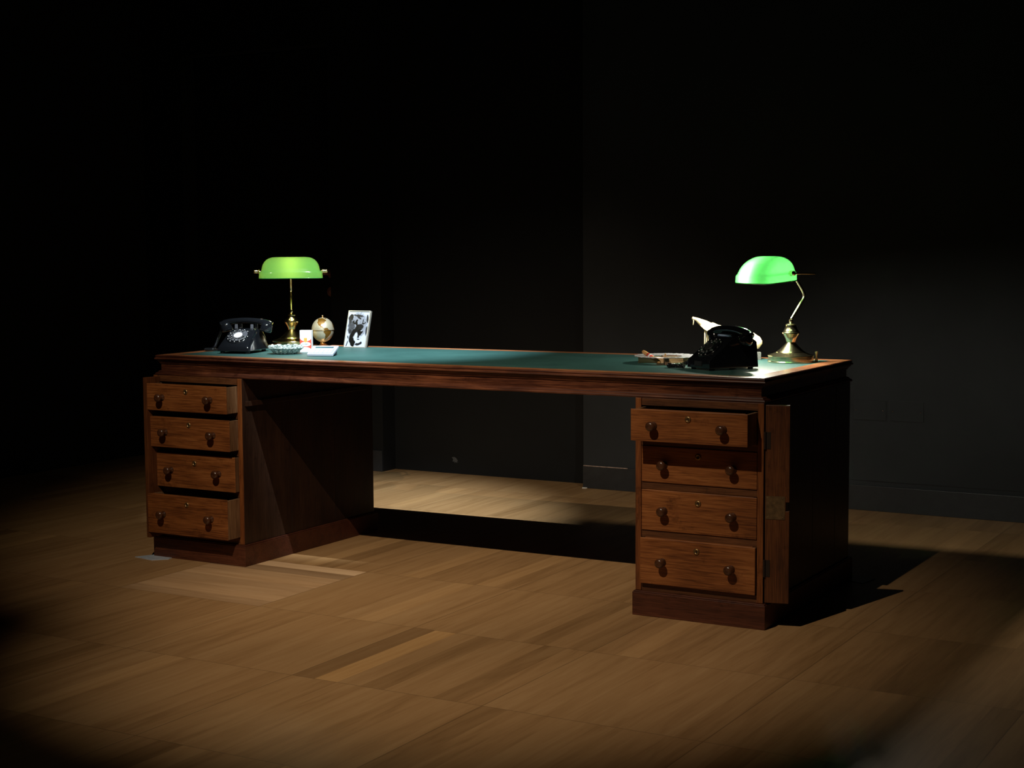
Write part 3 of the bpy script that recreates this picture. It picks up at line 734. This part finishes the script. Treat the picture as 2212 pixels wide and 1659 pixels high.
# ------------------------------------------------------------------ cigarette packet
def text_mesh(body, size, bold=0.0, shear=0.0, extr=0.0001):
    cu = bpy.data.curves.new('t', 'FONT'); cu.body = body; cu.size = size; cu.align_x = 'CENTER'; cu.align_y = 'CENTER'
    cu.extrude = extr; cu.offset = bold; cu.shear = shear
    o = bpy.data.objects.new('t', cu); C.objects.link(o)
    bpy.context.view_layer.update()
    me = bpy.data.meshes.new_from_object(o.evaluated_get(bpy.context.evaluated_depsgraph_get()))
    bpy.data.objects.remove(o); return me
def add_mesh(bm, me, mat4):
    n = len(bm.verts); bm.from_mesh(me); bm.verts.ensure_lookup_table()
    for v in bm.verts[n:]: v.co = mat4 @ v.co
M['pack_red'] = simple('packet_red', (0.55, 0.075, 0.045), 0.45)
M['pack_orange'] = simple('packet_orange', (0.80, 0.30, 0.07), 0.45)
M['ink_blue'] = simple('ink_blue', (0.07, 0.13, 0.20), 0.5)
M['ink_rose'] = simple('ink_rose', (0.62, 0.35, 0.33), 0.5)
def packet():
    w, h, d = 0.047, 0.0855, 0.021
    t = thing('cigarette_packet', 'upright white and red cigarette packet reading NUMBER 1, between the ashtray and the globe', 'cigarette packet', (0.452, 0.392, TZ), math.radians(20))
    bm = B(); box(bm, -w/2, w/2, 0, d, 0, h); obj('carton', bm, M['white'], t, bevel=0.0006)
    T = Matrix.Rotation(PI/2, 4, 'X')
    # red field between white arcs
    def arcpts(cx, cz, rx, rz, a0, a1, n=24): return [(cx+rx*math.cos(math.radians(a0+(a1-a0)*i/n)), cz+rz*math.sin(math.radians(a0+(a1-a0)*i/n))) for i in range(n+1)]
    hw = w/2-0.0004
    n = 40
    bm = B()
    for i in range(n):     # strips between the upper arc and the lower arc
        xa, xb = -hw+2*hw*i/n, -hw+2*hw*(i+1)/n
        def zu(x): return 0.058-0.0155*math.sqrt(max(0, 1-(x/(hw*1.02))**2))
        def zl(x): return 0.006+0.0145*math.sqrt(max(0, 1-(x/(hw*1.02))**2))
        q = [bm.verts.new(p) for p in ((xa, -0.0003, zl(xa)), (xb, -0.0003, zl(xb)), (xb, -0.0003, zu(xb)), (xa, -0.0003, zu(xa)))]
        bm.faces.new(q)
    r = obj('red_panel', bm, M['pack_red'], t)
    bm = B(); prism(bm, arcpts(0, 0.0315, 0.0205, 0.0088, 0, 350, 40), -0.0006, -0.0004, 'y'); obj('white_oval', bm, M['white'], t)
    bm = B(); prism(bm, [(-0.0065, 0.0415), (0, 0.0375), (0.0065, 0.0415), (0.0065, 0.0555), (-0.0065, 0.0555)], -0.0009, -0.0007, 'y'); obj('crest', bm, M['pack_orange'], t)
    bm = B(); add_mesh(bm, text_mesh('NUMBER 1', 0.0068, 0.0), Matrix.Translation((0, -0.0009, 0.0312)) @ T); obj('lettering', bm, M['ink_blue'], t)
    bm = B(); add_mesh(bm, text_mesh('Carrolls', 0.0078, 0.0, 0.35), Matrix.Translation((0, -0.0003, 0.0625)) @ T); obj('lettering', bm, M['ink_rose'], t)
packet()

# ------------------------------------------------------------------ calculator
def calculator():
    t = thing('calculator', 'pale desk calculator tilted up at the back, in front of the small globe', 'calculator', (0.600, 0.205, TZ), math.radians(20))
    w, d, th = 0.101, 0.088, 0.010; tilt = math.radians(17)
    Tm = Matrix.Translation((0, 0, 0.0005)) @ Matrix.Rotation(tilt, 4, 'X')
    def tb(bm, *a):
        n = len(bm.verts); box(bm, *a); bm.verts.ensure_lookup_table()
        for v in bm.verts[n:]: v.co = Tm @ v.co
    bm = B(); tb(bm, 0, w, 0, d, 0, th); b = obj('case', bm, M['calc'], t, bevel=0.002, seg=3)
    bm = B(); tb(bm, 0.015, w-0.015, d-0.026, d-0.014, th-0.0005, th+0.0004); obj('display', bm, M['lcd'], t)
    bm = B(); tb(bm, 0.006, w-0.006, 0.006, d-0.037, th-0.0005, th+0.0003); obj('key_bed', bm, M['bluegrey'], t)
    for i in range(5):
        for j in range(4):
            bm = B(); x0 = 0.009+i*0.0172; y0 = 0.009+j*0.0112
            tb(bm, x0, x0+0.0138, y0, y0+0.0088, th, th+0.0026); obj('key', bm, M['keycap'], t, bevel=0.0008)
    bm = B(); box(bm, 0.006, w-0.006, 0.070, 0.076, 0.0, 0.0225); obj('rear_foot', bm, M['calc'], t, bevel=0.001)
calculator()

# ------------------------------------------------------------------ small globe
def pip(x, y, P):
    c = False; j = len(P)-1
    for i in range(len(P)):
        if (P[i][1] > y) != (P[j][1] > y) and x < (P[j][0]-P[i][0])*(y-P[i][1])/(P[j][1]-P[i][1])+P[i][0]: c = not c
        j = i
    return c
NA = [(-165, 62), (-160, 70), (-130, 71), (-95, 74), (-80, 72), (-62, 58), (-55, 50), (-70, 44), (-76, 36), (-81, 31), (-80, 26), (-83, 29), (-92, 30), (-97, 26), (-97, 20), (-91, 18), (-87, 21), (-88, 15), (-83, 11), (-79, 9), (-82, 8), (-92, 14), (-105, 20), (-110, 26), (-117, 33), (-124, 41), (-124, 48), (-135, 58), (-150, 59)]
SA = [(-79, 8), (-72, 12), (-60, 9), (-50, 2), (-35, -6), (-39, -16), (-48, -26), (-57, -37), (-65, -42), (-68, -54), (-74, -52), (-73, -38), (-71, -20), (-81, -6), (-80, 1)]
AF = [(-17, 14), (-10, 33), (10, 37), (32, 31), (43, 11), (51, 11), (40, -10), (35, -25), (20, -35), (12, -17), (9, 4), (-8, 5)]
EU = [(-9, 38), (0, 50), (10, 56), (30, 70), (100, 75), (170, 66), (140, 50), (120, 30), (105, 10), (80, 10), (60, 25), (35, 36), (20, 38)]
GR = [(-50, 60), (-20, 70), (-20, 82), (-60, 82), (-55, 70)]
def globe():
    t = thing('desk_globe', 'small metal globe with gold continents on a gold foot, behind the calculator', 'globe', (0.282, 0.733, TZ), math.radians(30))
    bm = B(); lathe(bm, [(0.032, 0), (0.033, 0.002), (0.031, 0.0035), (0.020, 0.006), (0.0135, 0.010), (0.0115, 0.017), (0.013, 0.021)], 48)
    smooth_by(obj('foot', bm, M['copper'], t), 35)
    def half(z0, z1, name, rx, off):
        bm = B(); nl, nm = 220, 70; cl = bm.loops.layers.color.new('tint'); rings = []
        for j in range(nm+1):
            la = z0+(z1-z0)*j/nm
            rings.append([bm.verts.new((rx*math.cos(la)*math.cos(2*PI*i/nl), rx*math.cos(la)*math.sin(2*PI*i/nl), 0.0665+off+0.0505*math.sin(la))) for i in range(nl)])
        for j in range(nm):
            for i in range(nl):
                f = bm.faces.new((rings[j][i], rings[j][(i+1) % nl], rings[j+1][(i+1) % nl], rings[j+1][i])); f.smooth = True
                la = math.degrees(z0+(z1-z0)*(j+0.5)/nm); lo = math.degrees(2*PI*(i+0.5)/nl)+0
                lo = ((lo+90) - 92 + 180) % 360 - 180      # local -Y looks at longitude -92
                jx = 3*noise.noise(Vector((lo*0.12, la*0.12, 0)))
                land = any(pip(lo+jx, la+jx, P) for P in (NA, SA, AF, EU, GR))
                c = (0.42, 0.29, 0.065, 1) if land else (0.66, 0.63, 0.55, 1)
                for lp in f.loops: lp[cl] = c
        o = obj(name, bm, M['globe'], t); return o
    half(-PI/2+0.02, -0.0, 'lower_half', 0.0452, -0.0005)
    half(0.0, PI/2-0.02, 'upper_half', 0.0462, 0.0005)
    bm = B(); lathe(bm, [(0.0455, 0.0655), (0.0475, 0.0658), (0.0475, 0.0668), (0.0455, 0.067)], 60, cap=False); obj('rim', bm, M['brass_old'], t, smooth=True)
    bm = B(); lathe(bm, [(0.003, 0.113), (0.0022, 0.120), (0.004, 0.1225), (0.0045, 0.125), (0.003, 0.1275), (0.001, 0.128)], 20); obj('finial', bm, M['copper'], t, smooth=True)
globe()

# ------------------------------------------------------------------ framed picture of a dog
def ell(u, v, cu, cv, a, b, rot=0):
    r = math.radians(rot); du, dv = u-cu, v-cv
    x = du*math.cos(r)+dv*math.sin(r); y = -du*math.sin(r)+dv*math.cos(r)
    return (x/a)**2+(y/b)**2
def dog(u, v):
    """u 0..1 left to right, v 0..1 bottom to top: brightness of the printed picture"""
    def nz(s, k=0): return noise.noise(Vector((u*s, v*s*1.5, k)))
    fur = 0.5+0.5*noise.noise(Vector(((u+0.15*v)*34, v*22, 3)))
    g = 0.96
    def mix(c, tone, k=0.35, f=0.35, sn=12):
        nonlocal g
        d = ell(u, v, *c)+f*nz(sn, c[0]*9+c[1]*5)
        a = max(0, min(1, (1+k-d)/(2*k))); g = g*(1-a)+tone*a
    mix((0.50, 0.60, 0.46, 0.36), 0.86-0.16*fur, 0.15)
    mix((0.20, 0.56, 0.14, 0.20, -6), 0.66-0.34*fur, 0.4, 0.8, 16)      # mottled cheek
    mix((0.13, 0.83, 0.12, 0.09, 18), 0.10+0.15*fur, 0.2)               # ears
    mix((0.10, 0.74, 0.06, 0.09, 0), 0.25+0.2*fur, 0.4)
    mix((0.93, 0.80, 0.045, 0.11, 12), 0.22+0.1*fur, 0.3)
    mix((0.95, 0.46, 0.045, 0.13, 0), 0.40, 0.5)
    mix((0.48, 0.885, 0.22, 0.028, -4), 0.38-0.2*fur, 0.6, 0.9, 18)     # brow
    mix((0.52, 0.83, 0.10, 0.03, -20), 0.30, 0.6, 0.9, 20)
    mix((0.33, 0.690, 0.105, 0.040, -18), 0.10, 0.3, 0.3, 20)           # eyes
    mix((0.42, 0.735, 0.055, 0.035, 35), 0.12, 0.3)
    mix((0.44, 0.655, 0.040, 0.055, 8), 0.12, 0.3)
    mix((0.78, 0.680, 0.080, 0.034, 8), 0.18, 0.3, 0.3, 20)
    mix((0.735, 0.745, 0.022, 0.042, 0), 0.15, 0.3)
    mix((0.62, 0.72, 0.012, 0.07, 0), 0.66, 0.6)
    mix((0.335, 0.708, 0.024, 0.012), 1.0, 0.2, 0); mix((0.785, 0.695, 0.028, 0.013), 1.0, 0.2, 0)
    mix((0.61, 0.565, 0.175, 0.080, 4), 0.30-0.12*fur, 0.25, 0.15)      # muzzle
    mix((0.47, 0.515, 0.075, 0.130, -28), 0.13, 0.25, 0.2)
    mix((0.65, 0.435, 0.140, 0.068, 0), 0.02, 0.12, 0.0); mix((0.64, 0.375, 0.085, 0.055, 0), 0.03, 0.15, 0.0)
    mix((0.72, 0.462, 0.055, 0.014, 6), 0.92, 0.3, 0)
    mix((0.60, 0.300, 0.050, 0.050, 0), 0.35, 0.4, 0.4)
    mix((0.16, 0.43, 0.070, 0.070, 0), 0.28+0.2*fur, 0.4, 0.6)
    mix((0.33, 0.385, 0.085, 0.130, -30), 0.12, 0.25, 0.2)              # dark throat
    mix((0.25, 0.250, 0.090, 0.140, 0), 0.10, 0.2, 0.25)
    mix((0.36, 0.130, 0.120, 0.110, -20), 0.06, 0.2, 0.25)
    mix((0.39, 0.040, 0.045, 0.060, 0), 0.06, 0.2)
    mix((0.47, 0.285, 0.080, 0.120, -12), 0.96, 0.2, 0.1)
    mix((0.66, 0.095, 0.150, 0.050, 10), 0.42-0.3*fur, 0.35, 0.5, 18)
    mix((0.62, 0.155, 0.130, 0.048, 5), 0.97, 0.2, 0.1)
    mix((0.62, 0.215, 0.060, 0.014, 0), 0.15, 0.4)
    mix((0.09, 0.080, 0.020, 0.085, -22), 0.25, 0.4); mix((0.10, 0.27, 0.022, 0.05, 30), 0.35, 0.4)
    return max(0.02, min(0.97, g))
def frame():
    t = thing('picture_frame', 'thin silver frame leaning back with a black and white dog photograph', 'picture frame', (0.470, 0.690, TZ), math.radians(3))
    w, h, th = 0.106, 0.156, 0.013; tilt = math.radians(-17)
    R = (tilt, 0, 0)
    bm = B(); fr = 0.0042
    for a in ((-w/2, -w/2+fr, 0, h), (w/2-fr, w/2, 0, h)): box(bm, a[0], a[1], 0, th, a[2], a[3])
    box(bm, -w/2+fr, w/2-fr, 0, th, 0, fr); box(bm, -w/2+fr, w/2-fr, 0, th, h-fr*1.1, h)
    box(bm, -w/2+fr, w/2-fr, th-0.002, th, fr, h-fr)
    obj('frame', bm, M['frame_metal'], t, (0, 0, 0.0001), R, bevel=0.0006)
    bm = B(); cl = bm.loops.layers.color.new('tint'); nu, nv = 80, 130
    x0, x1, z0, z1 = -w/2+fr, w/2-fr, fr, h-fr*1.1
    V = [[bm.verts.new((x0+(x1-x0)*i/nu, 0.0025, z0+(z1-z0)*j/nv)) for i in range(nu+1)] for j in range(nv+1)]
    for j in range(nv):
        for i in range(nu):
            f = bm.faces.new((V[j][i], V[j][i+1], V[j+1][i+1], V[j+1][i]))
            g = dog((i+0.5)/nu, (j+0.5)/nv); g2 = g**1.6
            for lp in f.loops: lp[cl] = (g2*0.68, g2*0.71, g2*0.78, 1)
    p = obj('photograph', bm, M['photo'], t, (0, 0, 0.0001), R); p['label'] = 'black and white photograph of a dog face'
    bm = B(); prism(bm, [(-0.015, 0.0), (0.015, 0.0), (0.010, 0.10), (-0.010, 0.10)], 0, 0.002, 'y')
    obj('easel_leg', bm, M['blackmatte'], t, (0, 0.079, 0.0), (math.radians(24), 0, 0))
frame()

# ------------------------------------------------------------------ silver ring ashtray on wooden cross
def ring_stand():
    rz = math.radians(24)
    t = thing('ring_ashtray', 'wide beaten silver ring resting on a pale wooden cross stand, left of the right telephone', 'ashtray', (1.950, 0.470, TZ), rz)
    bm = B(); seg = 120; rings = []
    for r, z in ((0.108, 0.0245), (0.107, 0.0270), (0.090, 0.0258), (0.070, 0.0250), (0.058, 0.0245), (0.058, 0.0225), (0.085, 0.0228), (0.105, 0.0235)):
        rings.append([bm.verts.new(((r+0.0012*noise.noise(Vector((i*0.7, r*60, 0))))*math.cos(2*PI*i/seg), r*math.sin(2*PI*i/seg), z+0.0011*noise.noise(Vector((i*0.55, r*160, 3))))) for i in range(seg)])
    for k in range(len(rings)):
        a, b = rings[k], rings[(k+1) % len(rings)]
        for i in range(seg): bm.faces.new((a[i], a[(i+1) % seg], b[(i+1) % seg], b[i]))
    obj('silver_ring', bm, M['silver'], t)
    bm = B(); box(bm, -0.094, 0.094, -0.004, 0.004, 0, 0.0225); obj('cross_board', bm, M['palewood'], t, bevel=0.0006)
    bm = B(); box(bm, -0.007, 0.007, -0.094, -0.0045, 0, 0.0225); box(bm, -0.007, 0.007, 0.0045, 0.094, 0, 0.0225); obj('cross_board', bm, M['brown_end'], t, (0, 0, 0), (0, 0, math.radians(4)), bevel=0.0006)
    bm = B(); box(bm, -0.003, 0.003, -0.005, 0.003, 0.0226, 0.033); obj('centre_post', bm, M['palewood'], t)
ring_stand()
def cigar():
    t = thing('cigar', 'tan cigar with a red band, slanting through the silver ring ashtray', 'cigar', (1.950, 0.470, TZ), math.radians(24))
    a = Vector((-0.078, 0.024, 0.0385)); b = Vector((-0.017, -0.092, 0.0078))
    def P(s): return a.lerp(b, s)
    bm = B(); tube(bm, [P(x) for x in (0, 0.03, 0.1, 0.3, 0.6, 0.85, 0.95, 1.0)], [0.004, 0.0062, 0.007, 0.0073, 0.0073, 0.007, 0.006, 0.0035], 18); obj('leaf_roll', bm, M['cigar'], t, smooth=True)
    bm = B(); tube(bm, [P(0.32), P(0.56)], 0.0077, 18); q = obj('band', bm, M['red'], t, smooth=True); q['label'] = 'red paper band'
    bm = B(); tube(bm, [P(0.40), P(0.48)], 0.0080, 18); obj('band_stripe', bm, M['offwhite'], t, smooth=True)
cigar()

# ------------------------------------------------------------------ pale carved figure on a stone block
def figure():
    t = thing('carved_figure', 'cream carved figure with a long slanting body on a grey block behind the telephone', 'figurine', (2.088, 0.725, TZ), math.radians(27))
    k = 1/606.0
    def p(u, v, y=0.0): return Vector(((u-1585)*k, y, (777-v)*k))
    bm = B(); box(bm, (1516-1585)*k, (1649.5-1585)*k, -0.030, 0.030, 0, 0.0265); obj('stone_block', bm, M['stone'], t, bevel=0.001)
    # body: loft of flattened ellipses along the spine, ragged towards the lower end
    S_ = [(1504, 687.5, 2.6), (1511, 689.5, 3.6), (1520, 695, 6.5), (1530, 701, 9.0), (1542, 707.5, 9.8), (1556, 711.5, 10.0), (1575, 719, 12.5), (1598, 728, 16), (1618, 735, 18.5), (1633, 740, 19.0), (1644, 744, 14.5), (1650, 748, 7)]
    bm = B(); rings = []; pts = arc([p(u, v) for u, v, r in S_], 4)
    rad = [0]*len(pts)
    for i in range(len(pts)):
        f = i/4; a = int(min(f, len(S_)-2)); rad[i] = (S_[a][2]*(1-(f-a))+S_[a+1][2]*(f-a))*k
    for i, (c, r) in enumerate(zip(pts, rad)):
        ring = []
        tt = (pts[min(i+1, len(pts)-1)]-pts[max(i-1, 0)]).normalized(); up = Vector((-tt.z, 0, tt.x))
        for j in range(28):
            a = 2*PI*j/28; s = max(0, (i/len(pts))-0.55)*2.2
            n = 1+s*0.34*noise.noise(Vector((i*1.3, math.cos(a)*5, math.sin(a)*5)))
            ring.append(bm.verts.new(c+(up*math.cos(a)+Vector((0, 0.62, 0))*math.sin(a))*r*n))
        rings.append(ring)
    for a, b in zip(rings, rings[1:]):
        for j in range(28): bm.faces.new((a[j], a[(j+1) % 28], b[(j+1) % 28], b[j]))
    bm.faces.new(rings[0][::-1]); bm.faces.new(rings[-1])
    obj('slanting_body', bm, M['cream'], t, smooth=True)
    # folded wing along the side, raised ridge and notch on top
    bm = B(); prism(bm, [(p(u, v).x, p(u, v).z) for u, v in ((1519, 703), (1522, 701), (1532, 704), (1542, 710), (1549, 716.5), (1553, 720), (1546, 719.5), (1538, 717.5), (1528, 711.5))], -0.014, 0.004, 'y')
    obj('wing', bm, M['cream'], t, bevel=0.001)
    bm = B(); prism(bm, [(p(u, v).x, p(u, v).z) for u, v in ((1541, 700), (1545, 697), (1549, 697.5), (1577, 710.5), (1600, 722), (1585, 726), (1556, 712))], -0.008, 0.008, 'y')
    obj('back_ridge', bm, M['cream'], t, bevel=0.002)
    bm = B(); lathe(bm, [(0.0015, -0.006), (0.0048, -0.003), (0.0055, 0.0), (0.0045, 0.003), (0.0015, 0.0055)], 20, Matrix.Translation(p(1504.5, 687.5))); obj('head', bm, M['cream'], t, smooth=True)
    bm = B(); tube(bm, [p(1505.5, 690), p(1505.5, 693), p(1504.5, 702)], [0.0008, 0.0016, 0.0018], 10); obj('hanging_peg', bm, M['cream'], t, smooth=True)
    for u0, u1, y, r in ((1530, 1529, -0.006, 0.0024), (1534, 1533.5, 0.002, 0.0016), (1537.5, 1541, 0.008, 0.0034)):
        bm = B(); tube(bm, [p(u0, 712, y), p(u0-0.5, 725, y), p(u1, 760.7, y)], [r*0.8, r, r*1.15], 12); obj('leg', bm, M['cream'], t, smooth=True)
figure()
